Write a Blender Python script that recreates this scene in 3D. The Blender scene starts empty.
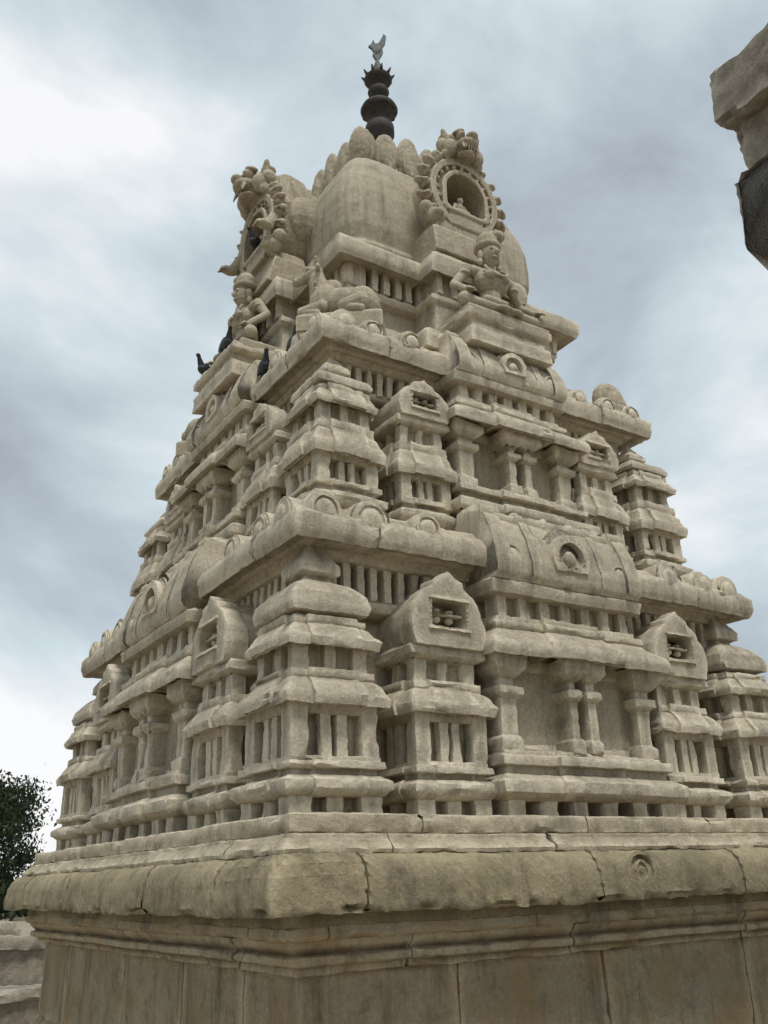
import bpy, bmesh, math, random
from mathutils import Vector, Matrix, Euler, noise as mn
random.seed(7)
rnd = random.uniform
scene = bpy.context.scene
scene.view_settings.view_transform = 'Standard'
scene.view_settings.look = 'None'
scene.view_settings.exposure = 0
GZ = -1.75   # ground level (eye level is z = 0)

# ------------------------------------------------------------------ materials
def newmat(name):
    m = bpy.data.materials.new(name); m.use_nodes = True
    nt = m.node_tree
    return m, nt, nt.nodes['Principled BSDF']

def N(nt, t, **kw):
    n = nt.nodes.new(t)
    for k, v in kw.items():
        setattr(n, k, v)
    return n

def mixc(nt, fac, a, b, blend='MIX'):
    n = nt.nodes.new('ShaderNodeMix'); n.data_type = 'RGBA'; n.blend_type = blend
    for sock, val in ((0, fac), (6, a), (7, b)):
        if isinstance(val, (int, float)):
            n.inputs[sock].default_value = val
        elif isinstance(val, tuple):
            n.inputs[sock].default_value = (*val, 1)
        else:
            nt.links.new(val, n.inputs[sock])
    return n.outputs[2]

def ramp(nt, src, p0, p1, c0=(0, 0, 0), c1=(1, 1, 1)):
    r = nt.nodes.new('ShaderNodeValToRGB')
    r.color_ramp.elements[0].position = p0; r.color_ramp.elements[0].color = (*c0, 1)
    r.color_ramp.elements[1].position = p1; r.color_ramp.elements[1].color = (*c1, 1)
    nt.links.new(src, r.inputs[0])
    return r.outputs[0]

def noise(nt, vec, scale, detail=5, rough=0.6):
    n = nt.nodes.new('ShaderNodeTexNoise')
    n.inputs['Scale'].default_value = scale
    n.inputs['Detail'].default_value = detail
    n.inputs['Roughness'].default_value = rough
    nt.links.new(vec, n.inputs['Vector'])
    return n.outputs['Fac']

def stone(name, base, alt, dark, streak=0.5, spots=0.5, point=True, bump=0.6, moss=None, mossamt=.75, pr=(.455, .55)):
    m, nt, p = newmat(name)
    tc = N(nt, 'ShaderNodeTexCoord'); v = tc.outputs['Object']
    n1 = noise(nt, v, 1.1, 4, 0.65)
    col = mixc(nt, ramp(nt, n1, 0.35, 0.65), base, alt)
    n2 = noise(nt, v, 38, 4, 0.85)
    col = mixc(nt, 1.0, col, ramp(nt, n2, 0.27, 0.72, (0.66, 0.64, 0.61), (1.14, 1.14, 1.14)), 'MULTIPLY')
    n3 = noise(nt, v, 3.2, 8, 0.74)
    col = mixc(nt, ramp(nt, n3, 0.515, 0.68, (0, 0, 0), (spots,) * 3), col, dark)
    mp = N(nt, 'ShaderNodeMapping'); mp.inputs['Scale'].default_value = (5, 5, 0.6)
    nt.links.new(v, mp.inputs['Vector'])
    n4 = noise(nt, mp.outputs[0], 1.0, 7, 0.72)
    col = mixc(nt, ramp(nt, n4, 0.50, 0.68, (0, 0, 0), (streak,) * 3), col, dark)
    if moss:
        n5 = noise(nt, v, 2.2, 6, 0.7)
        col = mixc(nt, ramp(nt, n5, 0.48, 0.66, (0, 0, 0), (mossamt,) * 3), col, moss)
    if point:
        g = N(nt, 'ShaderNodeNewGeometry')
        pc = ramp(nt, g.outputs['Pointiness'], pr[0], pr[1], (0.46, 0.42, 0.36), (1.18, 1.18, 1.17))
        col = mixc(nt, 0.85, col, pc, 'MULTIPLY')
    nt.links.new(col, p.inputs['Base Color'])
    p.inputs['Roughness'].default_value = 0.93
    p.inputs['Specular IOR Level'].default_value = 0.2
    b1 = N(nt, 'ShaderNodeBump'); b1.inputs['Strength'].default_value = bump; b1.inputs['Distance'].default_value = 0.022
    nt.links.new(noise(nt, v, 38, 6, 0.76), b1.inputs['Height'])
    nt.links.new(b1.outputs[0], p.inputs['Normal'])
    return m

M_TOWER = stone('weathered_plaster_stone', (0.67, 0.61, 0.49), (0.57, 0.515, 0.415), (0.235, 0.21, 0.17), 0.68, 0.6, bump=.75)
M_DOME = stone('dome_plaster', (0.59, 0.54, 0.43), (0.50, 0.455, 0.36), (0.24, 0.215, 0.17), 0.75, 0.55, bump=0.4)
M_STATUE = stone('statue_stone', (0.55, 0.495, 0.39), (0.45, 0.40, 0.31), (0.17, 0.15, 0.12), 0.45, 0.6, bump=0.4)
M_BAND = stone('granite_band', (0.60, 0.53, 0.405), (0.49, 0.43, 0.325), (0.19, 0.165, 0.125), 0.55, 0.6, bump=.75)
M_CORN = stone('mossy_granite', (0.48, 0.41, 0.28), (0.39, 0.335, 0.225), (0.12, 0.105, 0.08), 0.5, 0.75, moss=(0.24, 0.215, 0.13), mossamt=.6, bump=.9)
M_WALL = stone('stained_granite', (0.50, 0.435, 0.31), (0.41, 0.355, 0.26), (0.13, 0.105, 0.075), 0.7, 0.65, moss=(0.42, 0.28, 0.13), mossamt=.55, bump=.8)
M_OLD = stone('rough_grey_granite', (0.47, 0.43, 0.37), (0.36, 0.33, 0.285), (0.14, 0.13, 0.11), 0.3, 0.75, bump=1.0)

# ------------------------------------------------------------------ mesh builder
class B:
    def __init__(s, h=None):
        s.v = []; s.f = []; s.M = Matrix.Identity(4); s.j = 0.0; s.h = h
    def add(s, vs, fs):
        V = [s.M @ Vector(p) for p in vs]
        if not s.h:
            o = len(s.v)
            s.v += [tuple(p) for p in V]
            s.f += [tuple(i + o for i in f) for f in fs]
            return
        h = s.h
        for f in fs:
            o = len(s.v)
            if len(f) != 4:
                s.v += [tuple(V[i]) for i in f]; s.f.append(tuple(range(o, o + len(f)))); continue
            a, b, c, d = (V[i] for i in f)
            nu = min(80, max(1, math.ceil(max((b - a).length, (c - d).length) / h - .2)))
            nv = min(80, max(1, math.ceil(max((d - a).length, (c - b).length) / h - .2)))
            for i in range(nv + 1):
                p = a.lerp(d, i / nv); q = b.lerp(c, i / nv)
                for k in range(nu + 1):
                    s.v.append(tuple(p.lerp(q, k / nu)))
            w = nu + 1
            for i in range(nv):
                for k in range(nu):
                    t = o + i * w + k
                    s.f.append((t, t + 1, t + 1 + w, t + w))
    def loft(s, cx, cy, prof):
        vs = []; fs = []; n = len(prof)
        j = s.j
        for (hx, hy, z) in prof:
            for sx, sy in ((-1, -1), (1, -1), (1, 1), (-1, 1)):
                vs.append((cx + sx * hx + rnd(-j, j), cy + sy * hy + rnd(-j, j), z + rnd(-j, j) * 0.5))
        fs.append((3, 2, 1, 0))
        for i in range(n - 1):
            for k in range(4):
                a = i * 4 + k; b = i * 4 + (k + 1) % 4
                fs.append((a, b, b + 4, a + 4))
        fs.append(tuple((n - 1) * 4 + k for k in range(4)))
        s.add(vs, fs)
    def sq(s, prof, cx=0, cy=0):
        s.loft(cx, cy, [(a, a, z) for a, z in prof])
    def box(s, x0, x1, y0, y1, z0, z1):
        s.loft((x0 + x1) / 2, (y0 + y1) / 2, [((x1 - x0) / 2, (y1 - y0) / 2, z0), ((x1 - x0) / 2, (y1 - y0) / 2, z1)])
    def prism(s, poly, y0, y1):
        n = len(poly)
        vs = [(x, y0, z) for x, z in poly] + [(x, y1, z) for x, z in poly]
        fs = [tuple(range(n)), tuple(range(2 * n - 1, n - 1, -1))]
        fs += [(i, i + n, (i + 1) % n + n, (i + 1) % n) for i in range(n)]
        s.add(vs, fs)
    def prismx(s, poly, x0, x1):
        n = len(poly)
        vs = [(x0, y, z) for y, z in poly] + [(x1, y, z) for y, z in poly]
        fs = [tuple(range(n)), tuple(range(2 * n - 1, n - 1, -1))]
        fs += [(i, i + n, (i + 1) % n + n, (i + 1) % n) for i in range(n)]
        s.add(vs, fs)
    def ring(s, outer, inner, y0, y1):
        n = len(outer)
        vs = [(x, y0, z) for x, z in outer] + [(x, y0, z) for x, z in inner] + [(x, y1, z) for x, z in outer] + [(x, y1, z) for x, z in inner]
        fs = []
        for i in range(n):
            k = (i + 1) % n
            fs += [(i, k, k + n, i + n), (i + 2 * n, i + 3 * n, k + 3 * n, k + 2 * n),
                   (i, i + 2 * n, k + 2 * n, k), (i + n, k + n, k + 3 * n, i + 3 * n)]
        s.add(vs, fs)
    def ell(s, c, r, rot=None, seg=14, rings=9):
        c = Vector(c); vs = []; fs = []
        R = rot.to_matrix() if rot else Matrix.Identity(3)
        vs.append(tuple(c + R @ Vector((0, 0, -r[2]))))
        for i in range(1, rings):
            th = -math.pi / 2 + math.pi * i / rings
            for k in range(seg):
                ph = 2 * math.pi * k / seg
                vs.append(tuple(c + R @ Vector((r[0] * math.cos(th) * math.cos(ph), r[1] * math.cos(th) * math.sin(ph), r[2] * math.sin(th)))))
        vs.append(tuple(c + R @ Vector((0, 0, r[2]))))
        for k in range(seg):
            fs.append((0, 1 + (k + 1) % seg, 1 + k))
            l = 1 + (rings - 2) * seg
            fs.append((len(vs) - 1, l + k, l + (k + 1) % seg))
        for i in range(rings - 2):
            for k in range(seg):
                a = 1 + i * seg + k; b = 1 + i * seg + (k + 1) % seg
                fs.append((a, b, b + seg, a + seg))
        s.add(vs, fs)
    def cap(s, p1, p2, r1, r2=None, seg=10):
        r2 = r2 or r1
        p1 = Vector(p1); p2 = Vector(p2); d = (p2 - p1)
        q = d.to_track_quat('Z', 'Y')
        vs = []; fs = []
        for p, r in ((p1, r1), (p2, r2)):
            for k in range(seg):
                a = 2 * math.pi * k / seg
                vs.append(tuple(p + q @ Vector((r * math.cos(a), r * math.sin(a), 0))))
        fs = [tuple(range(seg - 1, -1, -1)), tuple(range(seg, 2 * seg))]
        fs += [(k, (k + 1) % seg, (k + 1) % seg + seg, k + seg) for k in range(seg)]
        s.add(vs, fs)
        s.ell(p1, (r1,) * 3, seg=10, rings=6); s.ell(p2, (r2,) * 3, seg=10, rings=6)
    def lathe(s, c, prof, seg=24, wob=0):
        vs = []; fs = []
        for r, z in prof:
            for k in range(seg):
                a = 2 * math.pi * k / seg
                vs.append((c[0] + r * math.cos(a), c[1] + r * math.sin(a), c[2] + z))
        n = len(prof)
        fs = [tuple(range(seg - 1, -1, -1)), tuple(range((n - 1) * seg, n * seg))]
        for i in range(n - 1):
            for k in range(seg):
                a = i * seg + k; b = i * seg + (k + 1) % seg
                fs.append((a, b, b + seg, a + seg))
        s.add(vs, fs)
    def stretch(s):
        out = []
        for x, y, z in s.v:
            c = .085 * max(0, min(1, 1 - (z - 2.2) / 3.4))
            y0 = -2.9 + .24 * max(z, 0)
            out.append((x, y + c * max(0, y - y0), z))
        s.v = out
    def carve(s, name, mat, parent=None, warp=.012, rough=.006, chip=.022, ang=38):
        """crisp hand-cut stone: welded, warped by smooth noise, with chipped arrises"""
        me = bpy.data.meshes.new(name); me.from_pydata(s.v, [], s.f); me.update()
        bm = bmesh.new(); bm.from_mesh(me)
        bmesh.ops.remove_doubles(bm, verts=bm.verts, dist=.0006)
        bmesh.ops.recalc_face_normals(bm, faces=bm.faces)
        bm.normal_update()
        edgev = {}
        for e in bm.edges:
            if len(e.link_faces) == 2 and e.is_convex:
                a, b_ = e.link_faces
                if a.normal.dot(b_.normal) < .80:
                    for v in e.verts: edgev[v.index] = 1
        nv = mn.noise_vector; n1 = mn.noise
        for v in bm.verts:
            p = v.co; n = v.normal
            o = nv(p * 1.6) * warp + nv(p * 11.0 + Vector((7, 3, 1))) * rough + nv(p * 29) * (rough * .8)
            if v.index in edgev:
                c = max(0, n1(p * 3.7) - .12) * chip * 2.6 + max(0, n1(p * 17 + Vector((5, 5, 5))) - .05) * chip * 1.2 + .002
                o -= n * c
            v.co = p + o
        bm.to_mesh(me); bm.free()
        me.materials.append(mat)
        for p in me.polygons: p.use_smooth = True
        me.set_sharp_from_angle(angle=math.radians(ang))
        o = bpy.data.objects.new(name, me); scene.collection.objects.link(o)
        if parent: o.parent = parent
        return o
    def obj(s, name, mat, parent=None, voxel=None, smooth=1, disp=((0.33, 0.034), (0.065, 0.019)), sm=True):
        me = bpy.data.meshes.new(name); me.from_pydata(s.v, [], s.f); me.update()
        me.materials.append(mat)
        o = bpy.data.objects.new(name, me); scene.collection.objects.link(o)
        if voxel:
            r = o.modifiers.new('remesh', 'REMESH'); r.mode = 'VOXEL'; r.voxel_size = voxel; r.use_smooth_shade = True
            if smooth:
                q = o.modifiers.new('soft', 'SMOOTH'); q.iterations = smooth; q.factor = 0.5
            for i, (sc, st) in enumerate(disp):
                t = bpy.data.textures.new(name + '_t%d' % i, 'CLOUDS'); t.noise_scale = sc; t.noise_depth = 2
                d = o.modifiers.new('d%d' % i, 'DISPLACE'); d.texture = t; d.strength = st; d.mid_level = 0.5
                d.texture_coords = 'GLOBAL'
            dgx = bpy.context.evaluated_depsgraph_get()
            nm = bpy.data.meshes.new_from_object(o.evaluated_get(dgx), depsgraph=dgx)
            o.modifiers.clear(); o.data = nm; bpy.data.meshes.remove(me)
            if not nm.materials: nm.materials.append(mat)
        elif sm:
            for p in me.polygons: p.use_smooth = True
        if parent: o.parent = parent
        return o

def empty(name, loc=(0, 0, 0)):
    e = bpy.data.objects.new(name, None); scene.collection.objects.link(e); e.location = loc
    return e

def face(k):
    return Matrix.Rotation(-k * math.pi / 2, 4, 'Z')

# ------------------------------------------------------------------ temple parts
def mix(a, b, t): return a + (b - a) * t

def cross(b, cx, cy, prof, s, ext):
    b.sq(prof, cx, cy)
    if ext > 0:
        b.loft(cx, cy, [(min(a, 0.25 * s), a + ext, z + 0.003) for a, z in prof])
        b.loft(cx, cy, [(a + ext, min(a, 0.25 * s), z + 0.005) for a, z in prof])

def kapota(r, z0, z1, inn):
    H = z1 - z0
    return [(inn, z0 + 0.06), (r - 0.06, z0 + 0.03), (r - .005, z0 - 0.01), (r + 0.012, z0 + 0.24 * H), (r - 0.015, z0 + 0.40 * H),
            (mix(inn, r, 0.66), z0 + 0.60 * H), (mix(inn, r, 0.40), z0 + 0.74 * H), (mix(inn, r, 0.44), z0 + .78 * H), (mix(inn, r, 0.42), z1), (inn * 0.7, z1)]

def lower_body(b, cx, cy, s, L):
    f0, b0, b1, e0, e1, p2 = L[:6]
    b.sq([(0.27 * s, f0 - 0.1), (0.27 * s, p2 + 0.05)], cx, cy)
    for ix in (-1, 0, 1):
        for iy in (-1, 0, 1):
            if ix == 0 and iy == 0: continue
            w = (0.10 if ix and iy else .075) * s
            b.box(cx + ix * .33 * s - w, cx + ix * .33 * s + w, cy + iy * .33 * s - w, cy + iy * .33 * s + w, f0 - 0.05, b0 + 0.02)
    H = b1 - b0
    prof = [(.40 * s, b0), (.45 * s, b0 + .05 * H), (.50 * s, b0 + .20 * H), (.505 * s, b0 + .44 * H), (.44 * s, b0 + .55 * H),
            (.40 * s, b0 + .60 * H), (.40 * s, b0 + .74 * H), (.455 * s, b0 + .77 * H), (.455 * s, b0 + .97 * H), (.36 * s, b1)]
    cross(b, cx, cy, prof, s, 0.022)
    for ix in (-1, 1):
        for iy in (-1, 1):
            w = 0.085 * s
            x = cx + ix * .335 * s; y = cy + iy * .335 * s
            b.box(x - w, x + w, y - w, y + w, b1 - .02, e0 + .05)
    for q in (-.075, .075):
        for sg in (-1, 1):
            w = 0.05 * s
            b.box(cx + q * s - w, cx + q * s + w, cy + sg * .345 * s - w, cy + sg * .345 * s + w, b1 - .02, e0 + .05)
            b.box(cx + sg * .345 * s - w, cx + sg * .345 * s + w, cy + q * s - w, cy + q * s + w, b1 - .02, e0 + .05)
    h = e0 - b1
    b.sq([(.40 * s, e0 - .16 * h), (.44 * s, e0 + .03)], cx, cy)
    b.sq([(.425 * s, b1 - .01), (.425 * s, b1 + .07 * h), (.38 * s, b1 + .09 * h)], cx, cy)
    cross(b, cx, cy, kapota(.50 * s, e0, e1, .33 * s), s, 0.03)
    for ix in (-1, 0, 1):
        for iy in (-1, 0, 1):
            if ix == 0 and iy == 0: continue
            w = 0.075 * s if ix and iy else .055 * s
            b.box(cx + ix * .285 * s - w, cx + ix * .285 * s + w, cy + iy * .285 * s - w, cy + iy * .285 * s + w, e1 - .05, p2 + .07)
    b.sq([(.20 * s, e1 - .05), (.20 * s, p2 + .05)], cx, cy)

def kuta(b, cx, cy, s, L):
    lower_body(b, cx, cy, s, L)
    f0, b0, b1, e0, e1, p2, e2, dm, tip = L
    cross(b, cx, cy, kapota(.45 * s, p2, e2, .30 * s), s, 0.025)
    H = dm - e2
    b.sq([(.30 * s, e2 - .04), (.30 * s, e2 + .07 * H), (.385 * s, e2 + .12 * H), (.40 * s, e2 + .3 * H), (.37 * s, e2 + .55 * H), (.28 * s, e2 + .80 * H),
          (.18 * s, dm - .02), (.10 * s, dm + .02)], cx, cy)
    H = tip - dm
    b.sq([(.13 * s, dm - .04), (.13 * s, dm + .06 * H), (.20 * s, dm + .12 * H), (.20 * s, dm + .32 * H), (.12 * s, dm + .6 * H), (.03 * s, tip)], cx, cy)

def gablepts(w, z0, z1):
    u = [(-.92, 0), (-1, .10), (-1.05, .30), (-.97, .52), (-.72, .72), (-.45, .82), (-.42, .90), (-.18, .95), (0, 1.04)]
    pts = u + [(-x, z) for x, z in reversed(u[:-1])]
    return [(x * w, mix(z0, z1, z)) for x, z in pts]

def rect_inner(outer, cx, cz, hw, hh):
    res = []
    for x, z in outer:
        dx, dz = x - cx, z - cz
        t = min(hw / max(abs(dx), 1e-6), hh / max(abs(dz), 1e-6))
        res.append((cx + dx * t, cz + dz * t))
    return res

def panjara(b, cx, cy, s, L):
    lower_body(b, cx, cy, s, L)
    f0, b0, b1, e0, e1, p2, e2, dm, tip = L
    M0 = b.M.copy()
    H = (e2 - p2)
    b.sq([(.27 * s, p2 - .02), (.38 * s, p2), (.45 * s, p2 + .12 * H), (.44 * s, p2 + .4 * H), (.36 * s, p2 + .7 * H)], cx, cy)
    b.M = M0 @ Matrix.Translation((cx, cy, 0))
    g0 = p2 + .45 * H; g1 = mix(dm, tip, .25)
    o = gablepts(.40 * s, g0, g1)
    b.prism(o, -.26 * s, .4 * s)
    o2 = gablepts(.43 * s, g0 - .01, g1 + .03)
    zc = mix(g0, g1, .46)
    b.ring(o2, rect_inner(o2, 0, zc, .21 * s, .19 * (g1 - g0)), -.49 * s, -.24 * s)
    hw, hh = .21 * s, .19 * (g1 - g0)
    b.box(-hw - .03, hw + .03, -.515 * s, -.46 * s, zc + hh + .005, zc + hh + .035)
    b.box(-hw - .03, hw + .03, -.515 * s, -.46 * s, zc - hh - .035, zc - hh - .005)
    for sg in (-1, 1):
        b.ell((sg * .08 * s, -.36 * s, zc - .03), (.045 * s, .05 * s, .03))
        b.ell((sg * .08 * s, -.36 * s, zc + .04), (.045 * s, .05 * s, .02))
    b.box(-.19 * s, .19 * s, -.44 * s, -.36 * s, zc - .006, zc + .014)
    b.M = M0

def kudu(b, t, y, z, R, depth=0.05, plain=False):
    M0 = b.M.copy(); b.M = M0 @ Matrix.Translation((t, 0, z)) @ Matrix.Rotation(rnd(-.08, .08), 4, 'Y')
    pts = [(R * math.cos(a), R * 1.02 * math.sin(a)) for a in [math.radians(-35 + i * 250 / 15) for i in range(16)]]
    b.prism(pts, y, y + .25)
    if plain:
        b.prism([(x * .86, zz * .86) for x, zz in pts], y - depth * .5, y + .02)
        b.ell((0, y - depth * .3, 0), (R * .6, depth, R * .6), seg=12, rings=8)
        if plain == 2:
            b.ring([(x * .8, zz * .8) for x, zz in pts], [(x * .66, zz * .66) for x, zz in pts], y - depth * 1.0, y)
    else:
        inn = [(x * .66, zz * .66) for x, zz in pts]
        b.ring(pts, inn, y - depth, y + .03)
        b.ell((0, y - .01, 0), (R * .36, depth * .9, R * .36), seg=10, rings=6)
    b.M = M0

def shala(b, w, d, L, back):
    f0, b0, b1, e0, e1, g0, g1 = L
    yc = -(d + back) / 2; hy = (d - back) / 2
    def lf(prof):
        b.loft(0, yc, [(w - o, hy - o, z) for o, z in prof])
    lf([(.30, f0 - .1), (.30, g0 + .05)])
    n = 6
    for i in range(n):
        x = mix(-w + .18, w - .18, i / (n - 1)); b.box(x - .08, x + .08, -d + .09, -d + .4, f0 - .05, b0 + .03)
    for sg in (-1, 1):
        for y in (-d + .3, -d + .55):
            b.box(sg * (w - .2) - .1, sg * (w - .2) + .1, y - .07, y + .07, f0 - .05, b0 + .03)
    H = b1 - b0
    pr = [(.10, b0), (.04, b0 + .06 * H), (.0, b0 + .14 * H), (-.005, b0 + .36 * H), (.07, b0 + .48 * H), (.12, b0 + .52 * H), (.12, b0 + .66 * H), (.06, b0 + .69 * H),
        (.06, b0 + .87 * H), (.13, b0 + .92 * H), (.13, b1), (.25, b1)]
    lf(pr)
    b.loft(0, yc, [(w * .42 - o * .5, hy - o + .035, z + .002) for o, z in pr])
    h = e0 - b1
    def pil(x, pw, yo):
        b.box(x - pw, x + pw, -d + yo, -d + .45, b1 - .02, e0 + .03)
        b.loft(x, -d + yo + .16, [(pw, .16, b1 + .55 * h), (pw + .045, .205, b1 + .60 * h), (pw + .045, .205, b1 + .68 * h), (pw - .01, .15, b1 + .71 * h),
                                  (pw - .01, .15, b1 + .76 * h), (pw + .035, .195, b1 + .80 * h), (pw + .09, .24, b1 + .88 * h), (pw + .10, .245, b1 + h + .02)])
        b.loft(x, -d + yo + .16, [(pw + .03, .19, b1 - .01), (pw + .03, .19, b1 + .12 * h), (pw, .16, b1 + .16 * h)])
    for x in (-w + .24, w - .24): pil(x, .085, .17)
    for x in (-.105, .105): pil(x, .045, .12)
    for sg in (-1, 1):
        xa, xb = sorted((sg * .20, sg * (w - .37)))
        b.box(xa, xb, -d + .275, -d + .4, b1 - .01, b1 + .10 * h)
        b.box(xa, xb, -d + .275, -d + .4, e0 - .10 * h, e0 + .03)
    for sg in (-1, 1):
        b.box(sg * (w - .24) - .08, sg * (w - .24) + .08, -back - .35, -back - .15, b1 - .02, e0 + .03)
    E = e1 - e0
    kp = [(.22, e0 + .07), (.08, e0 + .03), (0, e0 - .01), (-.012, e0 + .20 * E), (.02, e0 + .34 * E), (.10, e0 + .5 * E), (.17, e0 + .66 * E), (.15, e0 + .70 * E), (.15, e0 + .84 * E), (.2, e0 + .88 * E), (.2, e1), (.3, e1)]
    lf(kp)
    b.loft(0, yc, [(w * .42 - o * .5, hy - o + .04, z + .003) for o, z in kp])
    G = g0 - e1
    n = 7
    for i in range(n):
        x = mix(-w + .3, w - .3, i / (n - 1)); b.box(x - .055, x + .055, -d + .22, -d + .4, e1 - .02, g0)
    lf([(.26, g0 - .42 * G), (.14, g0 - .40 * G), (.12, g0 - .05 * G), (.2, g0 + .04)])
    D = hy - .12; Z = g1 - g0
    u = [(-.95, 0), (-1.07, .08), (-1.09, .26), (-1.0, .40), (-.86, .62), (-.62, .84), (-.52, .86), (-.50, .97), (0, 1)]
    poly = [(x * D + yc, g0 + z * Z) for x, z in u] + [(-x * D + yc, g0 + z * Z) for x, z in reversed(u[:-1])]
    b.prismx(poly, -w + .2, w - .2)
    def sc(f): return [(yc + (y - yc) * f, g0 + (z - g0) * (f * .6 + .4)) for y, z in poly]
    for sg in (-1, 1):
        x = sg * (w - .24); b.prismx(sc(1.10), x - .09, x + .08)
        x = sg * (w * .40); b.prismx(sc(1.06), x - .05, x + .05)
    b.prismx(sc(1.03), -w * .4, w * .4)
    kudu(b, 0, -d + .12, g0 + Z * .40, .24 * (Z / .76), .06)
    kudu(b, 0, -d + .16, g0 + Z * .40, .33 * (Z / .76), .03, 1)
    for x in (-w * .64, w * .64): kudu(b, x, -d + .15, g0 + Z * .3, .15, .04, 2)
    for i in range(5):
        x = mix(-w + .35, w - .35, i / 4); b.ell((x, yc, g1 + .0), (.08, .06, .09), seg=8, rings=6)

def dentils(b, a, z0, z1, span, step=.135, w=.036):
    n = int(2 * span / step)
    for i in range(n + 1):
        x = -span + i * 2 * span / n + rnd(-.01, .01)
        b.box(x - w, x + w, -a, -a + .2, z0, z1)

def sweep(b, pts, prof):
    vs = []; fs = []; n = len(prof)
    for (x, y, nx, ny) in pts:
        for o, z in prof: vs.append((x + nx * o, y + ny * o, z))
    for i in range(len(pts) - 1):
        for k in range(n):
            a = i * n + k; c = i * n + (k + 1) % n
            fs.append((a, c, c + n, a + n))
    fs.append(tuple(range(n))); fs.append(tuple(range(len(pts) * n - 1, (len(pts) - 1) * n - 1, -1)))
    b.add(vs, fs)

def course(b, HX, HY, prof, cuts, gap=.012, jit=.008, zj=0):
    """ring of separate moulded stones, mitred at the corners"""
    C = [(-HX, -HY), (HX, -HY), (HX, HY), (-HX, HY)]
    NR = [(0, -1), (1, 0), (0, 1), (-1, 0)]
    for i in range(4):
        A = Vector(C[i]); Bv = Vector(C[(i + 1) % 4]); Ln = (Bv - A).length; d = (Bv - A) / Ln; nn = NR[i]
        cs = [c if c > 0 else Ln + c for c in cuts[i % len(cuts)]]
        for a, c in zip(cs[:-1], cs[1:]):
            p = A + d * (a + gap / 2); q = A + d * (c - gap / 2)
            jo = rnd(-jit, jit); jz = rnd(-zj, zj)
            pf = [(o + (jo if o > -.15 else 0), z + jz) for o, z in prof]
            sweep(b, [(p.x, p.y, *nn), (q.x, q.y, *nn)], pf)
        pc = cuts[(i - 1) % len(cuts)][-1]; Pv = Vector(C[i - 1]); Lp = (A - Pv).length; dp = (A - Pv) / Lp
        pl = pc if pc > 0 else Lp + pc
        p = Pv + dp * (pl + gap / 2); q = A + d * (cs[0] - gap / 2); np_ = NR[i - 1]
        sweep(b, [(p.x, p.y, *np_), (A.x, A.y, nn[0] + np_[0], nn[1] + np_[1]), (q.x, q.y, *nn)], prof)

temple = empty('stone_temple_tower')

# --- tier 1
b = B(.042); b.j = .006
b.sq([(2.25, .3), (2.25, 2.02), (2.40, 2.05), (2.43, 2.13), (2.36, 2.16), (2.26, 2.18), (2.26, 2.6)])
L1 = [.41, .545, .80, 1.19, 1.45, 1.62, 1.85, 2.20, 2.60]
S1 = [.41, .545, .94, 1.70, 2.08, 2.38, 3.08]
for k in range(4):
    b.M = face(k)
    kuta(b, -2.425, -2.425, .86, L1)
    panjara(b, -1.37, -2.42, .82, L1)
    panjara(b, 1.37, -2.42, .82, L1)
    shala(b, 1.03, 2.95, S1, 2.1)
    dentils(b, 2.43, 2.14, 2.5, 2.38)
b.M = Matrix.Identity(4)
b.sq([(2.3, 2.41), (2.47, 2.43), (2.50, 2.52), (2.3, 2.54)])
b.stretch()
b.carve('first_tier', M_TOWER, temple, .010, .005, .017)

def cornice(b, a0, prof, cuts, inn, kud, R, yk, zk):
    zs = [z for o, z in prof]
    b.sq([(inn, min(zs) + .03), (inn, max(zs) - .015)])
    course(b, a0, a0, [(o - a0, z) for o, z in prof], cuts, .014, .012, .006)
    for k in range(4):
        b.M = face(k)
        for t in kud:
            kudu(b, t + rnd(-.05, .05), yk, zk + rnd(-.02, .01), R * rnd(.85, 1.12), .035, random.choice((1, 2, 2)))
    b.M = Matrix.Identity(4)
b = B(.045); b.j = .008
cornice(b, 2.3, [(2.0, 2.54), (2.62, 2.54), (2.71, 2.48), (2.745, 2.56), (2.74, 2.68), (2.68, 2.74), (2.62, 2.78), (2.56, 2.84), (2.0, 2.86)],
        [[.32, 1.5, 2.9, -.45], [.5, 1.7, 3.2, -.3]], 2.56, (-2.42, -2.02, -1.5, 1.5, 2.02, 2.42), .17, -2.69, 2.74)
b.stretch()
b.carve('first_cornice', M_TOWER, temple, .012, .007, .026)

# --- tier 2
b = B(.048); b.j = .005
b.sq([(2.42, 2.75), (2.42, 2.87), (1.9, 2.9), (1.75, 2.95), (1.75, 4.36), (1.88, 4.38), (1.90, 4.44), (1.76, 4.47), (1.76, 4.8)])
L2 = [2.86, 2.97, 3.22, 3.46, 3.80, 3.97, 4.18, 4.38, 4.62]
S2 = [2.86, 3.14, 3.50, 4.12, 4.48, 4.72, 5.24]
for k in range(4):
    b.M = face(k)
    kuta(b, -1.99, -1.99, .73, L2)
    panjara(b, -1.14, -1.99, .67, L2)
    panjara(b, 1.14, -1.99, .67, L2)
    shala(b, .88, 2.44, S2, 1.6)
    dentils(b, 1.92, 4.42, 4.72, 1.88, .125, .034)
b.M = Matrix.Identity(4)
b.sq([(1.8, 4.66), (1.95, 4.67), (1.98, 4.74), (1.8, 4.76)])
b.stretch()
b.carve('second_tier', M_TOWER, temple, .010, .005, .017)
b = B(.048); b.j = .008
cornice(b, 1.8, [(1.5, 4.76), (2.11, 4.76), (2.19, 4.70), (2.22, 4.80), (2.21, 4.91), (2.14, 4.97), (2.08, 5.03), (1.5, 5.06)],
        [[.35, 1.3, 2.4, -.4], [.45, 1.5, 2.6, -.3]], 2.05, (-1.96, -1.58, -1.15, 1.15, 1.58, 1.96), .145, -2.16, 4.97)
b.stretch()
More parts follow.
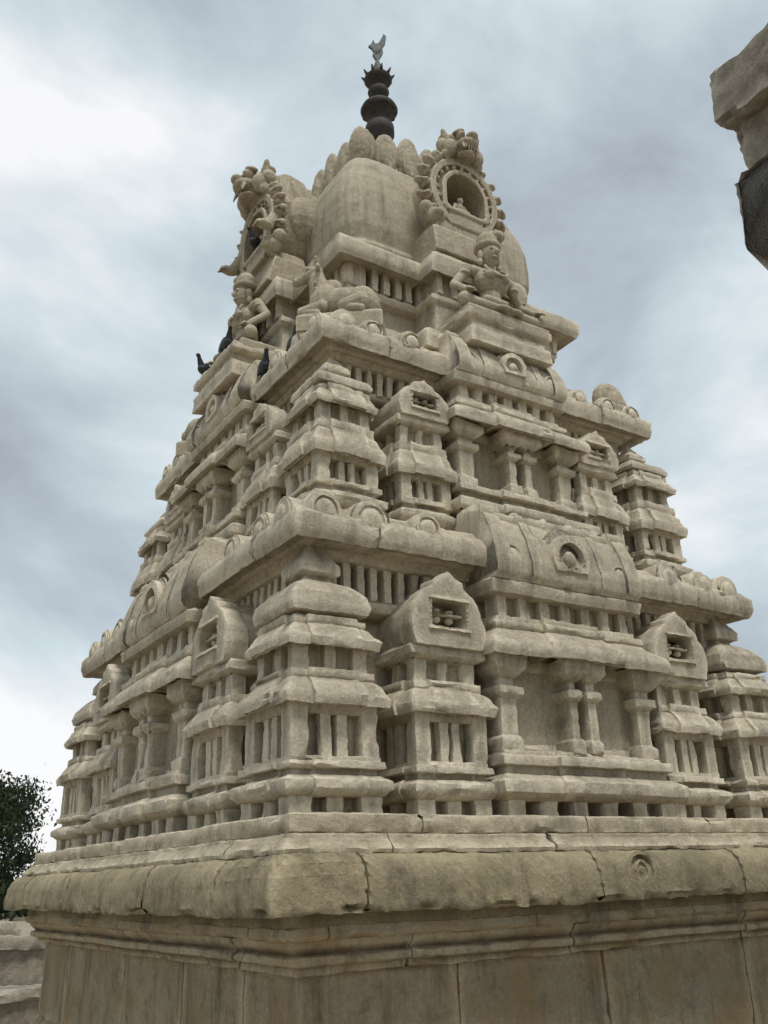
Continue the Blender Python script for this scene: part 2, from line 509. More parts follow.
b.carve('second_cornice', M_TOWER, temple, .011, .007, .026)

# --- tier 3 (neck storey)
b = B(.048); b.j = .005
b.sq([(1.9, 4.95), (1.9, 5.12), (1.72, 5.14), (1.74, 5.24), (1.68, 5.42), (1.5, 5.46), (1.40, 5.50), (1.40, 5.86), (1.5, 5.88), (1.53, 5.96), (1.46, 5.99), (1.38, 6.0), (1.38, 6.3)])
for k in range(4):
    b.M = face(k)
    b.loft(0, -1.3, [(.56, .5, 5.1), (.56, .5, 5.86), (.62, .54, 5.9), (.62, .54, 5.97), (.54, .5, 6.0), (.54, .5, 6.3)])
    dentils(b, 1.54, 5.98, 6.24, 1.48, .15, .042)
    for i in range(6):
        x = -.5 + i * .2; b.box(x - .042, x + .042, -1.86, -1.6, 5.98, 6.24)
    b.loft(0, -1.35, [(.58, .55, 6.24), (.62, .56, 6.23), (.67, .59, 6.18), (.69, .61, 6.28), (.67, .60, 6.40), (.62, .56, 6.47), (.55, .52, 6.52)])
    dd = .47 if k % 2 else .45
    b.loft(0, -1.93, [(.55, dd, 5.1), (.55, dd, 5.28), (.50, dd - .04, 5.30), (.49, dd - .05, 5.38), (.58, dd, 5.42), (.58, dd, 5.50)])
    for sg in (-1, 1):
        b.loft(sg * .74, -1.85, [(.14, .2, 5.1), (.14, .2, 5.32), (.1, .16, 5.36)])
        kudu(b, sg * .98, -1.73, 5.20, .11, .02, 1)
b.M = Matrix.Identity(4)
b.sq([(1.42, 6.24), (1.62, 6.24), (1.70, 6.18), (1.735, 6.26), (1.73, 6.40), (1.66, 6.46), (1.52, 6.50), (1.3, 6.52)])
b.carve('neck_storey', M_TOWER, temple, .010, .005, .018)

# --- dome
b = B()
prof = [(1.30, 6.45), (1.30, 6.62), (1.38, 6.66), (1.40, 6.75), (1.36, 6.80), (1.41, 7.0), (1.42, 7.25), (1.41, 7.5), (1.36, 7.75), (1.27, 8.0), (1.15, 8.22), (1.0, 8.40), (.93, 8.46), (.90, 8.50), (.6, 8.58)]
vs = []; fs = []
for a, z in prof:
    P = 12
    for k in range(96):
        th = 2 * math.pi * k / 96
        c, s_ = abs(math.cos(th)), abs(math.sin(th))
        r = a / ((c ** P + s_ ** P) ** (1 / P))
        vs.append((r * math.cos(th), r * math.sin(th), z))
n = len(prof)
fs = [tuple(range(95, -1, -1)), tuple(range((n - 1) * 96, n * 96))]
for i in range(n - 1):
    for k in range(96):
        a = i * 96 + k; c = i * 96 + (k + 1) % 96
        fs.append((a, c, c + 96, a + 96))
b.add(vs, fs)
b.obj('dome', M_DOME, temple, .024, 1, disp=((.5, .03), (.06, .008)))

# --- petals, horseshoe gables, lion masks
b = B()
b.sq([(.75, 8.4), (.78, 8.56), (.55, 8.8), (.34, 9.05), (.20, 9.2), (.18, 9.45)])
for k in range(4):
    b.M = face(k)
    for i in range(6):
        t = -.86 + i * .344 * .99
        hh = .30 + .10 * (1 - abs(t) / .9)
        zz = 8.62 + .12 * (1 - abs(t) / .9)
        b.ell((t, -.90, zz), (.185, .07, hh), Euler((rnd(-.02, .10), rnd(-.06, .06), 0)))
        b.ell((t, -.955, zz - .06), (.125, .045, hh * .66))
        b.cap((t, -.98, zz - .28), (t, -.96, zz + hh * .6), .022, .014, 6)
    b.ell((-.93, -.93, 8.60), (.14, .14, .30))
b.obj('crown_petals', M_STATUE, temple, .013, 1, disp=((.2, .025), (.05, .008)))
b = B()
for k in range(4):
    side = (k % 2 == 1)
    b.M = face(k) @ Matrix.Translation((0, -.26 if side else -.13, -.12 if side else 0))
    zc = 7.58
    def arc(R, n=28, a0=-62, a1=242, sz=1.08):
        return [(R * math.cos(a), zc + R * sz * math.sin(a)) for a in [math.radians(a0 + (a1 - a0) * i / (n - 1)) for i in range(n)]]
    def niche(n=28):
        r = []
        for i in range(n):
            a = math.radians(-62 + 304 * i / (n - 1)); x = .285 * math.cos(a); z = .30 * math.sin(a)
            if z < 0: x = math.copysign(min(.285, abs(x) * 1.25 + .02), x); z = max(-.26, z * 1.1)
            r.append((x, zc + z))
        return r
    b.ring(arc(.49), niche(), -1.56, -.9)
    b.ring(arc(.50), arc(.42), -1.66, -1.50)
    b.ring(arc(.42), arc(.35), -1.60, -1.45)
    nn_ = niche(); b.ring([(x * 1.2, zc + (z - zc) * 1.18) for x, z in nn_], nn_, -1.68, -1.45)
    for i in range(17):
        a = math.radians(-50 + 280 * i / 16)
        x, z = math.cos(a), math.sin(a)
        b.ell((x * .39, -1.62, zc + z * .42), (.028, .03, .028), seg=8, rings=6)
        if not (72 < math.degrees(a) < 108):
            q = rnd(.85, 1.15)
            b.ell((x * .545, -1.57, zc + z * .59), (.065, .09, .06 * q), Euler((0, math.pi / 2 - a, 0)), seg=9, rings=6)
            b.ell((x * (.60 + .03 * q), -1.58, zc + z * .65), (.035, .05, .06 * q), Euler((0, math.pi / 2 - a + .5, 0)), seg=9, rings=6)
            b.cap((x * .56, -1.66, zc + z * .60), (x * .64, -1.62, zc + z * .69), .02, .012, 6)
    for sg in (-1, 1):
        b.ell((sg * .42, -1.6, zc - .42), (.13, .1, .1)); b.ell((sg * .54, -1.58, zc - .33), (.08, .08, .08)); b.ell((sg * .42, -1.69, zc - .42), (.06, .05, .05))
    b.loft(0, -1.5 + (.12 if side else .06), [(.52, .24 + (.1 if side else .04), 6.6), (.52, .24, 6.95), (.45, .2, 7.0), (.40, .2, 7.14)])
    b.box(-.24, .24, -1.66, -1.2, 7.1, 7.30)
    b.ell((0, -1.56, 7.38), (.14, .08, .06)); b.ell((0, -1.54, 7.45), (.065, .05, .10)); b.ell((0, -1.55, 7.58), (.042, .042, .052))
    for sg in (-1, 1): b.cap((sg * .065, -1.54, 7.51), (sg * .11, -1.56, 7.41), .025, .02)
    M1 = b.M.copy()
    b.M = M1 @ Matrix.Translation((0, -1.5, 8.2)) @ Matrix.Scale(1.12 if side else 1.0, 4) @ Matrix.Translation((0, 1.5, -8.2))
    z = 8.26; y = -1.66
    b.ell((0, y + .16, z), (.24, .32, .22)); b.ell((0, y - .08, z - .01), (.15, .18, .09))
    b.ell((0, y - .06, z - .14), (.12, .13, .035))
    b.ell((0, y - .22, z + .06), (.075, .07, .055))
    for f in range(5): b.cap((-.08 + f * .04, y - .19, z - .07), (-.08 + f * .04, y - .19, z - .12), .014, .008, 6)
    for sg in (-1, 1):
        b.ell((sg * .10, y - .12, z + .11), (.055, .06, .055)); b.ell((sg * .10, y - .175, z + .11), (.024, .02, .024))
        b.ell((sg * .11, y - .09, z + .18), (.10, .07, .03), Euler((0, sg * .5, 0)))
        b.cap((sg * .19, y + .05, z + .12), (sg * .25, y + .03, z + .24), .06, .03)
        b.ell((sg * .2, y - .02, z - .05), (.09, .1, .12)); b.ell((sg * .27, y + .05, z + .02), (.06, .08, .09)); b.ell((sg * .24, y + .02, z - .14), (.06, .08, .07))
        b.cap((sg * .11, y - .17, z - .06), (sg * .12, y - .2, z - .15), .022, .008)
        if side:
            b.cap((sg * .20, y + .28, z + .02), (sg * .36, y + .20, z - .40), .15, .10); b.cap((sg * .36, y + .20, z - .40), (sg * .46, y - .02, z - .78), .085, .06)
            b.ell((sg * .46, y - .08, z - .82), (.07, .11, .05))
            for f in range(3): b.cap((sg * (.42 + f * .04), y - .13, z - .82), (sg * (.42 + f * .04), y - .19, z - .85), .02, .014, 6)
            b.ell((sg * .38, -1.22, z - .52), (.17, .26, .30)); b.cap((sg * .20, -1.3, z - .05), (sg * .36, -1.2, z - .45), .19, .16)
            for f in range(5): b.cap((sg * .22, y + .12 + f * .06, z + .12 - f * .03), (sg * .30, y + .14 + f * .06, z - .08 - f * .05), .03, .018, 6)
    for i in range(7):
        a = math.radians(25 + i * 21.6); b.ell((.23 * math.cos(a), y + .10, z + .10 + .16 * math.sin(a)), (.04, .07, .06), Euler((0, math.pi / 2 - a, 0)), seg=8, rings=6)
    b.cap((0, y + .25, z), (0, -.9, z - .02), .22, .2)
b.obj('horseshoe_gables', M_STATUE, temple, .0108, 1, disp=((.15, .016), (.04, .007)))

# --- plinth courses made of separate blocks
HX, HY = 3.03, 3.26
b = B(.045)
course(b, HX, HY, [(-.6, .28), (-.02, .28), (.0, .295), (.0, .40), (-.015, .412), (-.6, .412)], [[1.0, 2.5, 3.9, -.9], [.9, 2.4, 4.1, -1.2]], .008, .006)
course(b, HX, HY, [(-.6, .16), (.09, .16), (.10, .19), (.06, .235), (.03, .26), (.03, .285), (-.6, .285)], [[.7, 2.1, 3.6, -1.1], [1.1, 2.9, 4.4, -.8]], .008, .006)
b.loft(0, 0, [(HX - .07, HY - .07, .0), (HX - .07, HY - .07, .39)])
b.carve('plinth_band', M_BAND, temple, .008, .0045, .020)
b = B(.04)
course(b, HX, HY, [(-.6, .165), (.06, .165), (.14, .15), (.195, .10), (.225, .03), (.24, -.07), (.245, -.165), (.23, -.185), (.12, -.165), (-.6, -.165)],
       [[.42, 2.35, 3.9, -.75], [.7, 2.4, 4.6, -.62]], .014, .014, .004)
b.M = Matrix.Translation((-.26, 0, .01))
pts = [(.150 * math.cos(i * math.pi / 10), .145 * math.sin(i * math.pi / 10)) for i in range(20)]
b.ring(pts, [(x * .8, z * .8) for x, z in pts], -HY - .24, -HY - .12)
b.ring([(x * .55, z * .55) for x, z in pts], [(x * .38, z * .38) for x, z in pts], -HY - .24, -HY - .12)
b.prism([(x * .15, z * .15) for x, z in pts], -HY - .245, -HY - .12)
b.M = Matrix.Identity(4)
b.loft(0, 0, [(HX + .02, HY + .02, -.3), (HX + .02, HY + .02, .13)])
b.carve('plinth_eave', M_CORN, temple, .016, .008, .035, 45)
b = B(.05)
course(b, HX, HY, [(-.6, -.15), (-.08, -.15), (-.08, -.235), (.03, -.25), (.045, -.30), (.02, -.325), (-.6, -.325)], [[.25, 1.9, 3.5, -.9], [1.0, 2.7, 4.5, -.5]], .008, .005)
course(b, HX, HY, [(-.6, -.32), (-.01, -.32), (-.03, -.36), (-.07, -.40), (-.03, -.415), (-.03, -.46), (-.09, -.475), (-.09, -.52), (-.6, -.52)], [[.9, 2.3, 4.2, -.7], [.6, 2.2, 4.0, -.9]], .008, .005)
course(b, HX, HY, [(-.6, -.51), (-.17, -.51), (-.17, -1.28), (-.6, -1.28)], [[1.35, 2.7, 4.3, -1.1], [1.2, 3.0, 4.4, -1.0]], .007, .004)
course(b, HX, HY, [(-.6, -1.27), (-.17, -1.27), (-.10, -1.32), (-.10, -1.5), (.02, -1.55), (.02, -1.85), (-.6, -1.85)], [[.8, 2.2, 3.9, -.7], [1.6, 3.4, 4.9, -.6]], .008)
b.loft(0, 0, [(HX - .22, HY - .22, -1.8), (HX - .22, HY - .22, -.2)])
b.carve('base_wall', M_WALL, temple, .008, .0045, .016)

# ------------------------------------------------------------------ finial
def metal(name, col, rough=.45, met=.8):
    m, nt, p = newmat(name)
    tc = N(nt, 'ShaderNodeTexCoord')
    n = noise(nt, tc.outputs['Object'], 12, 6, .7)
    nt.links.new(mixc(nt, ramp(nt, n, .4, .65), col, tuple(c * .45 for c in col)), p.inputs['Base Color'])
    p.inputs['Metallic'].default_value = met; p.inputs['Roughness'].default_value = rough
    return m
M_FIN = metal('tarnished_brass', (.055, .048, .042), .8, .1)
M_TIP = metal('weathered_copper', (.13, .145, .135), .7, .1)
fin = empty('temple_finial', (0, 0, 10.08))
b = B()
b.lathe((0, 0, 0), [(.17, -.75), (.17, -.12), (.21, -.08), (.21, .06), (.12, .18), (.13, .26), (.24, .33), (.275, .38), (.25, .44), (.14, .50), (.08, .56), (.075, .62), (.14, .68), (.16, .74), (.13, .80), (.07, .84), (.07, .88),
                    (.17, .93), (.21, .98), (.19, 1.02), (.10, 1.05), (.09, 1.10), (.06, 1.2), (.03, 1.28), (.02, 1.3)], 28)
for i in range(10):
    a = i * math.pi / 5
    b.cap((.15 * math.cos(a), .15 * math.sin(a), .97), (.24 * math.cos(a), .24 * math.sin(a), 1.06), .045, .012, 6)
for i in range(12):
    a = i * math.pi / 6
    b.ell((.23 * math.cos(a), .23 * math.sin(a), .37), (.045, .045, .05), seg=8, rings=6)
b.obj('pot_finial', M_FIN, fin, sm=True)
b = B()
b.lathe((0, 0, 0), [(.075, 1.10), (.06, 1.26), (.03, 1.36), (.018, 1.46), (.015, 1.6)], 12)
b.M = Matrix.Rotation(math.radians(-20), 4, 'Z')
body = [(-.03, 1.40), (.02, 1.40), (.06, 1.47), (.09, 1.54), (.08, 1.64), (.13, 1.74), (.15, 1.88), (.11, 1.93), (.06, 1.80), (.02, 1.72), (-.03, 1.70), (-.06, 1.78), (-.09, 1.68), (-.13, 1.64), (-.08, 1.60), (-.05, 1.54), (-.07, 1.48)]
b.prism(body, -.022, .022)
b.ell((.01, 0, 1.58), (.06, .04, .12), Euler((0, .35, 0)), seg=10, rings=7)
b.obj('bird_vane', M_TIP, fin, sm=False)

# ------------------------------------------------------------------ statues
def seated(name, k, d, z, S=1.27):
    b = B(); b.M = face(k) @ Matrix.Translation((0.02, -d, z)) @ Matrix.Scale(S, 4)
    b.ell((0, 0, .06), (.38, .20, .06)); b.ell((0, .03, .16), (.17, .13, .11))
    b.cap((0, .04, .18), (0, .02, .34), .11, .10); b.ell((0, .0, .48), (.18, .12, .13)); b.cap((-.19, .02, .56), (.19, .02, .56), .058)
    b.cap((0, .02, .58), (0, .0, .68), .048)
    b.ell((0, -.02, .76), (.09, .10, .12)); b.ell((0, -.12, .75), (.015, .028, .032)); b.ell((0, -.105, .70), (.032, .018, .010))
    for sg in (-1, 1):
        b.ell((sg * .038, -.103, .785), (.022, .016, .012)); b.ell((sg * .10, -.01, .74), (.02, .03, .055)); b.ell((sg * .105, -.01, .67), (.026, .026, .032))
        b.cap((sg * .10, -.0, .13), (sg * .40, -.12, .12), .09, .065); b.cap((sg * .40, -.12, .11), (-sg * .02, -.20, .07), .058, .038)
        b.ell((-sg * .06, -.22, .07), (.085, .045, .028))
        b.cap((sg * .235, .02, .56), (sg * .37, .05, .37), .05, .040); b.cap((sg * .37, .05, .37), (sg * .38, -.12, .22), .039, .030)
        b.ell((sg * .38, -.15, .20), (.034, .046, .02))
        for f in range(4): b.cap((sg * (.362 + f * .015), -.18, .20), (sg * (.357 + f * .018), -.225 + abs(f - 1.5) * .008, .17), .011, .009, 6)
        b.cap((sg * .352, -.15, .20), (sg * .33, -.19, .18), .011, .009, 6)
        b.ell((sg * .275, .022, .50), (.058, .060, .018)); b.ell((sg * .08, -.10, .49), (.055, .035, .04))
    b.lathe((0, 0, 0), [(.10, .82), (.125, .84), (.125, .87), (.10, .88), (.095, .95), (.06, 1.0), (.01, 1.03)], 14)
    for i in range(11):
        a = math.pi + math.pi * i / 10; b.ell((.12 * math.cos(a), -.09 - .045 * abs(math.sin(a)), .57 + .08 * math.sin(a)), (.015,) * 3, seg=6, rings=5)
    b.cap((-.10, -.05, .26), (.10, -.05, .26), .04)
    b.loft(0, 0, [(.44, .22, -.06), (.44, .22, .01), (.42, .20, .03)])
    return b.obj(name, M_STATUE, None, .0095 if k < 2 else .014, 1, disp=((.1, .006),))
for k in range(4):
    seated('seated_deity_statue' if k == 0 else 'seated_deity_statue.%03d' % k, k, 2.08 if k % 2 == 0 else 2.02, 5.54)

def bull(name, k):
    b = B(); b.M = face(k) @ Matrix.Translation((-1.74, -1.76, 5.15)) @ Matrix.Rotation(math.radians(-38), 4, 'Z') @ Matrix.Scale(1.02, 4)
    b.loft(.02, 0, [(.42, .24, -.12), (.42, .24, .05), (.38, .20, .09)])
    b.ell((.04, 0, .28), (.34, .19, .19)); b.ell((.22, 0, .27), (.18, .20, .20)); b.ell((-.14, 0, .32), (.17, .17, .22))
    b.ell((-.08, 0, .50), (.11, .08, .10))
    b.cap((-.17, 0, .40), (-.24, 0, .64), .13, .09)
    b.ell((-.27, 0, .46), (.04, .035, .15))
    b.cap((-.25, 0, .70), (-.40, 0, .63), .09, .055); b.ell((-.44, 0, .61), (.045, .055, .042))
    for sg in (-1, 1):
        b.cap((-.23, sg * .05, .76), (-.23, sg * .10, .83), .03, .018, 6)
        b.ell((-.20, sg * .13, .69), (.025, .07, .03), Euler((sg * -.4, 0, 0))); b.ell((-.32, sg * .075, .72), (.022, .016, .018))
        b.cap((-.16, sg * .14, .20), (-.36, sg * .15, .15), .07, .05); b.cap((-.36, sg * .15, .14), (-.20, sg * .18, .11), .042, .034)
        b.cap((.22, sg * .15, .22), (.06, sg * .21, .15), .10, .06); b.cap((.06, sg * .21, .13), (.24, sg * .23, .10), .045, .035)
    b.cap((.38, 0, .32), (.40, .14, .12), .024, .018, 6)
    for i in range(10):
        a = i * math.pi / 5; b.ell((-.20 + .03 * math.cos(a), .13 * math.cos(a), .50 + .09 * math.sin(a)), (.022,) * 3, seg=6, rings=5)
    return b.obj(name, M_STATUE, None, .010, 1, disp=((.1, .008),))
bull('lying_bull_statue', 0)
bull('lying_bull_statue.001', 1)
b = B(); b.M = Matrix.Translation((1.82, -1.95, 5.02))
b.loft(0, 0, [(.26, .18, -.04), (.26, .18, .05), (.22, .15, .08)])
b.ell((0, 0, .18), (.22, .15, .24)); b.ell((-.04, -.08, .12), (.12, .1, .16)); b.ell((.08, -.02, .1), (.16, .14, .18))
b.obj('worn_corner_ornament', M_STATUE, None, .015, 1, disp=((.1, .02),))

# ------------------------------------------------------------------ neighbouring pavilion (upper right)
cam_pos = Vector((-5.75, -8.61, 0))
pav = empty('stone_pavilion')
b = B(.05); b.j = .02
cx, cy = cam_pos.x, cam_pos.y
b.box(cx + 4.33, cx + 7.0, cy - 1.6, cy + 2.60, 4.38, 4.80)
b.box(cx + 4.56, cx + 7.0, cy - 1.6, cy + 2.45, 4.76, 4.95)
b.carve('roof_slab', M_OLD, pav, .04, .016, .06)
b = B(.05); b.j = .015
b.box(cx + 4.42, cx + 6.8, cy - 1.4, cy + 2.56, 3.96, 4.42)
b.prismx([(cy + 2.60, 3.98), (cy + 2.62, 3.42), (cy + 2.50, 3.20), (cy + 2.3, 3.06), (cy + 1.3, 3.06), (cy + 1.3, 3.98)], cx + 4.35, cx + 6.1)
b.carve('beam_and_capital', M_OLD, pav, .04, .016, .05)
b = B(.08)
b.loft(cx + 5.35, cy + 1.7, [(.34, .34, GZ - .1), (.34, .34, GZ + .4), (.26, .26, GZ + .5), (.25, .25, 1.4), (.31, .31, 1.5), (.31, .31, 2.0), (.25, .25, 2.1), (.25, .25, 3.0), (.4, .4, 3.1), (.4, .4, 3.4)])
b.loft(cx + 6.5, cy - 1.0, [(.34, .34, GZ - .1), (.34, .34, GZ + .4), (.26, .26, GZ + .5), (.25, .25, 3.0), (.4, .4, 3.2), (.4, .4, 4.0)])
b.carve('pillars', M_OLD, pav, .015, .008, .03)

# ------------------------------------------------------------------ low wall at lower left
lw = empty('low_stone_wall')
b = B(.08); b.j = .012
for i in range(7):
    x0 = cx - 5.5 + i * 1.35
    b.box(x0, x0 + 1.33, cy + 15.4, cy + 15.9, -.78, -.60 + rnd(-.02, .02))
    b.box(x0 + .05, x0 + 1.28, cy + 15.5, cy + 15.85, -1.8, -.77)
    b.box(x0 + .1, x0 + 1.42, cy + 14.7, cy + 15.35, -1.42, -1.24)
    b.box(x0 + .15, x0 + 1.35, cy + 14.8, cy + 15.38, -1.8, -1.4)
for i in range(12):
    b.loft(cx - 5 + i * .75, cy + 15.65, [(.2, .16, -.62), (.22, .18, -.5), (.16, .14, -.42), (.05, .05, -.38)])
b.carve('wall_blocks', M_OLD, lw, .03, .015, .05)

# ------------------------------------------------------------------ ground
m, nt, p = newmat('dusty_ground')
tc = N(nt, 'ShaderNodeTexCoord'); v = tc.outputs['Object']
col = mixc(nt, ramp(nt, noise(nt, v, .4, 8, .65), .35, .65), (.34, .28, .20), (.25, .21, .15))
col = mixc(nt, 1.0, col, ramp(nt, noise(nt, v, 9, 8, .7), .3, .7, (.7, .7, .7), (1.1, 1.1, 1.1)), 'MULTIPLY')
nt.links.new(col, p.inputs['Base Color']); p.inputs['Roughness'].default_value = .95
bp = N(nt, 'ShaderNodeBump'); bp.inputs['Strength'].default_value = .5; nt.links.new(noise(nt, v, 12, 5, .7), bp.inputs['Height']); nt.links.new(bp.outputs[0], p.inputs['Normal'])
me = bpy.data.meshes.new('ground'); S = 3000
me.from_pydata([(-S, -S, GZ), (S, -S, GZ), (S, S, GZ), (-S, S, GZ)], [], [(0, 1, 2, 3)]); me.materials.append(m)
g = bpy.data.objects.new('ground', me); scene.collection.objects.link(g)

# ------------------------------------------------------------------ trees
def leafmat():
    m, nt, p = newmat('leaves')
    g = N(nt, 'ShaderNodeNewGeometry')
    col = mixc(nt, g.outputs['Random Per Island'], (.014, .020, .011), (.042, .055, .026))
    nt.links.new(col, p.inputs['Base Color']); p.inputs['Roughness'].default_value = .85
    p.inputs['Specular IOR Level'].default_value = .15
    return m
M_LEAF = leafmat()
m, nt, p = newmat('bark'); p.inputs['Roughness'].default_value = .9
tc = N(nt, 'ShaderNodeTexCoord'); nt.links.new(mixc(nt, noise(nt, tc.outputs['Object'], 6), (.05, .04, .03), (.12, .1, .08)), p.inputs['Base Color'])
M_BARK = m
def tree(name, x, y, H, W, seed, leaves=14000):
    random.seed(seed)
    e = empty(name, (x, y, GZ))
    b = B(); clumps = []
    p0 = Vector((0, 0, -.1)); top = Vector((.2, .1, H * .42))
    b.cap(p0, top, .22, .15)
    for i in range(9):
        a = i * 2.4 + rnd(-.4, .4); el = rnd(.3, 1.2)
        st = top * rnd(.75, 1); L = rnd(.3, .55) * H
        en = st + Vector((math.cos(a) * math.cos(el) * L * W / H * 1.3, math.sin(a) * math.cos(el) * L * W / H * 1.3, math.sin(el) * L))
        b.cap(st, en, .08, .03, 6)
        clumps.append(en)
        for q in range(3):
            e2 = en + Vector((rnd(-1, 1) * W * .24, rnd(-1, 1) * W * .24, rnd(-.3, 1) * H * .12)); b.cap(en, e2, .03, .012, 5); clumps.append(e2)
    b.obj('trunk_and_limbs', M_BARK, e)
    c = B()
    for i in range(leaves):
        q = random.choice(clumps)
        r = W * .16
        o = q + Vector((random.gauss(0, r * .55), random.gauss(0, r * .55), random.gauss(0, r * .42)))
        R = Euler((rnd(0, 6), rnd(0, 6), rnd(0, 6))).to_matrix(); s = rnd(.04, .11)
        c.add([tuple(o + R @ Vector(pp)) for pp in ((-s, 0, 0), (0, -s * .5, 0), (s, 0, .02), (0, s * .5, 0))], [(0, 1, 2, 3)])
    c.obj('foliage', M_LEAF, e, sm=False)
tree('broadleaf_tree', cx + 3.9, cy + 33, 5.4, 4.4, 3, 20000)
tree('broadleaf_tree.001', cx + 5.3, cy + 38, 5.9, 4.2, 5, 20000)
tree('broadleaf_tree.002', cx + .5, cy + 40, 7.5, 6.0, 9)
random.seed(21)
c = B()
for i in range(20000):
    a = math.radians(rnd(-70, 60)); R = rnd(70, 84)
    h = (3.2 + 1.6 * math.sin(a * 17) + 1.0 * math.sin(a * 41 + 1)) * random.random() ** .6
    o = Vector((cx + R * math.sin(a), cy + R * math.cos(a), GZ + h)); s = rnd(.3, .6)
    Rm = Euler((rnd(0, 6), rnd(0, 6), rnd(0, 6))).to_matrix()
    c.add([tuple(o + Rm @ Vector(pp)) for pp in ((-s, 0, 0), (0, -s * .5, 0), (s, 0, .05), (0, s * .5, 0))], [(0, 1, 2, 3)])
c.obj('distant_trees', M_LEAF, None, sm=False)

# ------------------------------------------------------------------ pigeons
def pigeonmat():
    m, nt, p = newmat('pigeon_feathers')
    tc = N(nt, 'ShaderNodeTexCoord')
    sx = N(nt, 'ShaderNodeSeparateXYZ'); nt.links.new(tc.outputs['Object'], sx.inputs[0])
    col = mixc(nt, ramp(nt, sx.outputs[0], -.10, .02), (.02, .024, .028), (.055, .06, .07))
    col = mixc(nt, ramp(nt, noise(nt, tc.outputs['Object'], 25, 4), .5, .6), col, (.02, .02, .025))
    nt.links.new(col, p.inputs['Base Color']); p.inputs['Roughness'].default_value = .6
    return m
M_PIG = pigeonmat()
def pigeon(name, loc, yaw, pitch=0.25):
    b = B()
    b.ell((0, 0, .12), (.12, .065, .068), Euler((0, -pitch, 0)))
    b.cap((-.08, 0, .15), (-.125, 0, .22), .040, .024); b.ell((-.14, 0, .24), (.034, .026, .026))
    b.cap((-.165, 0, .236), (-.198, 0, .226), .009, .004, 6)
    b.loft(.19, 0, [(.11, .035, .075), (.11, .045, .09)])
    for sg in (-1, 1):
        b.ell((.05, sg * .055, .125), (.13, .02, .045), Euler((0, .18, sg * .1)))
        b.cap((0, sg * .025, .07), (-.01, sg * .025, .01), .009, .006, 6)
        for t in (-.02, 0, .02): b.cap((-.01, sg * .025, .008), (-.04, sg * .025 + t, .006), .005, .004, 5)
    o = b.obj(name, M_PIG, None, .008, 1, disp=())
    o.location = loc; o.rotation_euler = (0, 0, yaw)
    return o
bpy.context.view_layer.update()
dg = bpy.context.evaluated_depsgraph_get()
def drop(x, y, z):
    hit, loc, *_ = scene.ray_cast(dg, Vector((x, y, z)), Vector((0, 0, -1)))
    return loc.z if hit else z
# birds perched on ledges of the left face, (x, y, height to search down from, heading)
PG = [(-2.345, -.30, 5.75, 1.35), (-2.345, .36, 5.75, .6), (-2.14, -.86, 5.6, 1.2), (-1.88, .05, 7.36, .5), (-2.02, -1.30, 5.9, 1.2)]
for i, (x, y, z, yaw) in enumerate(PG):
    pigeon('pigeon' if i == 0 else 'pigeon.%03d' % i, (x, y, drop(x, y, z) - .005), yaw)

# ------------------------------------------------------------------ world
w = bpy.data.worlds.new('World'); scene.world = w; w.use_nodes = True
nt = w.node_tree; nt.nodes.clear()
out = N(nt, 'ShaderNodeOutputWorld')
sky = N(nt, 'ShaderNodeTexSky'); sky.sky_type = 'NISHITA'; sky.sun_disc = False
SUN = Vector((-.10, -.50, 1.05)).normalized()
sky.sun_elevation = math.asin(SUN.z); sky.sun_rotation = math.atan2(SUN.x, SUN.y)
bg1 = N(nt, 'ShaderNodeBackground'); bg1.inputs[1].default_value = .1; nt.links.new(sky.outputs[0], bg1.inputs[0])
tc = N(nt, 'ShaderNodeTexCoord')
mp = N(nt, 'ShaderNodeMapping'); mp.inputs['Scale'].default_value = (1, 1, 1.5); mp.inputs['Location'].default_value = (.35, .1, .0)
nt.links.new(tc.outputs['Generated'], mp.inputs['Vector'])
nn = N(nt, 'ShaderNodeTexNoise'); nn.inputs['Scale'].default_value = 2.6; nn.inputs['Detail'].default_value = 9; nn.inputs['Roughness'].default_value = .54; nn.inputs['Distortion'].default_value = .25
nt.links.new(mp.outputs[0], nn.inputs['Vector'])
fac = nn.outputs['Fac']
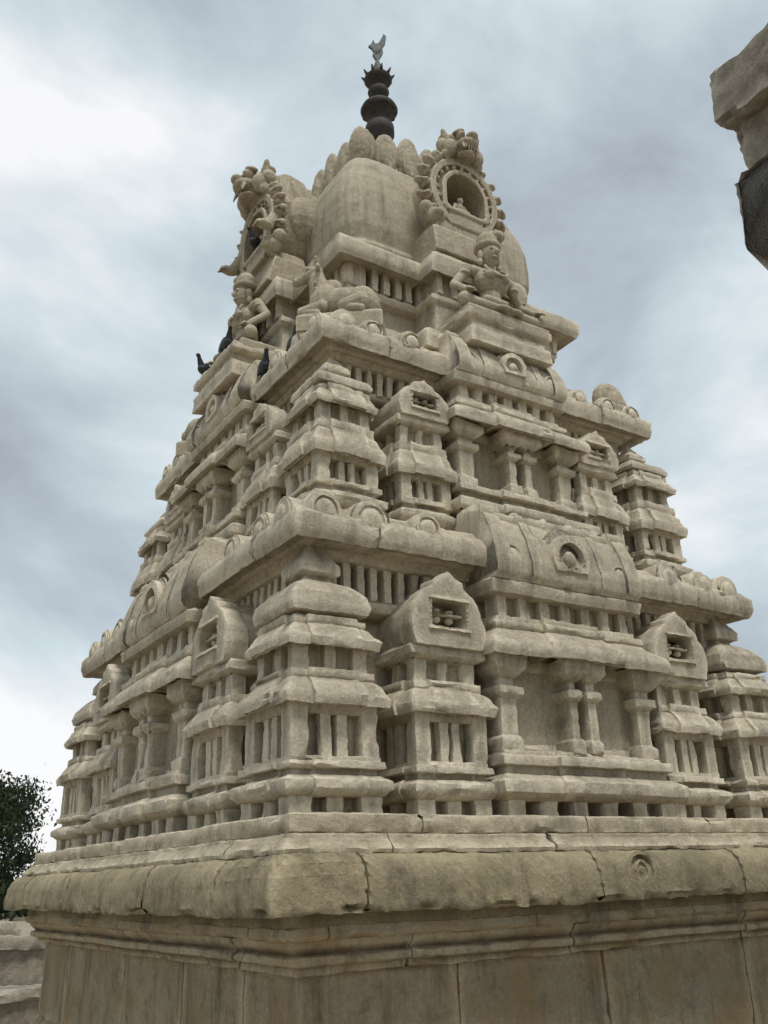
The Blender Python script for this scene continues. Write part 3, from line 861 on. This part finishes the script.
for az, elv, rad, amt in ((9, 39, 16, .09), (57, 25, 17, .13), (11.6, 9, 12, .09), (10, 20.5, 12, -.09), (53, 39, 17, -.08), (46, 52, 14, .08), (30, 58, 22, -.05), (20, 30, 9, -.02), (5, 52, 16, -.05)):
    a, e_ = math.radians(az), math.radians(elv)
    dv = N(nt, 'ShaderNodeVectorMath', operation='DOT_PRODUCT')
    nt.links.new(tc.outputs['Generated'], dv.inputs[0]); dv.inputs[1].default_value = (math.sin(a) * math.cos(e_), math.cos(a) * math.cos(e_), math.sin(e_))
    mr = N(nt, 'ShaderNodeMapRange', interpolation_type='SMOOTHSTEP')
    mr.inputs['From Min'].default_value = math.cos(math.radians(rad)); mr.inputs['From Max'].default_value = 1
    mr.inputs['To Min'].default_value = 0; mr.inputs['To Max'].default_value = amt
    nt.links.new(dv.outputs['Value'], mr.inputs['Value'])
    ad = N(nt, 'ShaderNodeMath', operation='ADD'); nt.links.new(fac, ad.inputs[0]); nt.links.new(mr.outputs[0], ad.inputs[1]); fac = ad.outputs[0]
r = N(nt, 'ShaderNodeValToRGB'); el = r.color_ramp.elements
el[0].position = .28; el[0].color = (.35, .385, .43, 1)
el[1].position = .68; el[1].color = (.99, .99, 1.0, 1)
e = el.new(.43); e.color = (.51, .585, .64, 1)
e = el.new(.54); e.color = (.66, .755, .80, 1)
nt.links.new(fac, r.inputs[0])
bg2 = N(nt, 'ShaderNodeBackground'); bg2.inputs[1].default_value = 1.02; nt.links.new(r.outputs[0], bg2.inputs[0])
ms = N(nt, 'ShaderNodeMixShader'); ms.inputs[0].default_value = .92
nt.links.new(bg1.outputs[0], ms.inputs[1]); nt.links.new(bg2.outputs[0], ms.inputs[2]); nt.links.new(ms.outputs[0], out.inputs[0])

sd = bpy.data.lights.new('sun', 'SUN'); sd.energy = 2.4; sd.angle = math.radians(13); sd.color = (1, .955, .875)
so = bpy.data.objects.new('sun', sd); scene.collection.objects.link(so); so.rotation_euler = SUN.to_track_quat('Z', 'Y').to_euler()

# ------------------------------------------------------------------ camera
cd = bpy.data.cameras.new('camera'); co = bpy.data.objects.new('camera', cd); scene.collection.objects.link(co)
cd.lens = 921 / 1024 * 36; cd.sensor_width = 36; cd.clip_end = 8000; cd.clip_start = .05
th = math.radians(21.8); rl = math.radians(1.82)
yaw = math.radians(33.1)
fwd = Vector((math.sin(yaw) * math.cos(th), math.cos(yaw) * math.cos(th), math.sin(th)))
right = Vector((math.cos(yaw), -math.sin(yaw), 0)); up = right.cross(fwd)
r2 = right * math.cos(rl) - up * math.sin(rl); u2 = up * math.cos(rl) + right * math.sin(rl)
Mx = Matrix((r2, u2, -fwd)).transposed().to_4x4(); Mx.translation = cam_pos
co.matrix_world = Mx
scene.camera = co
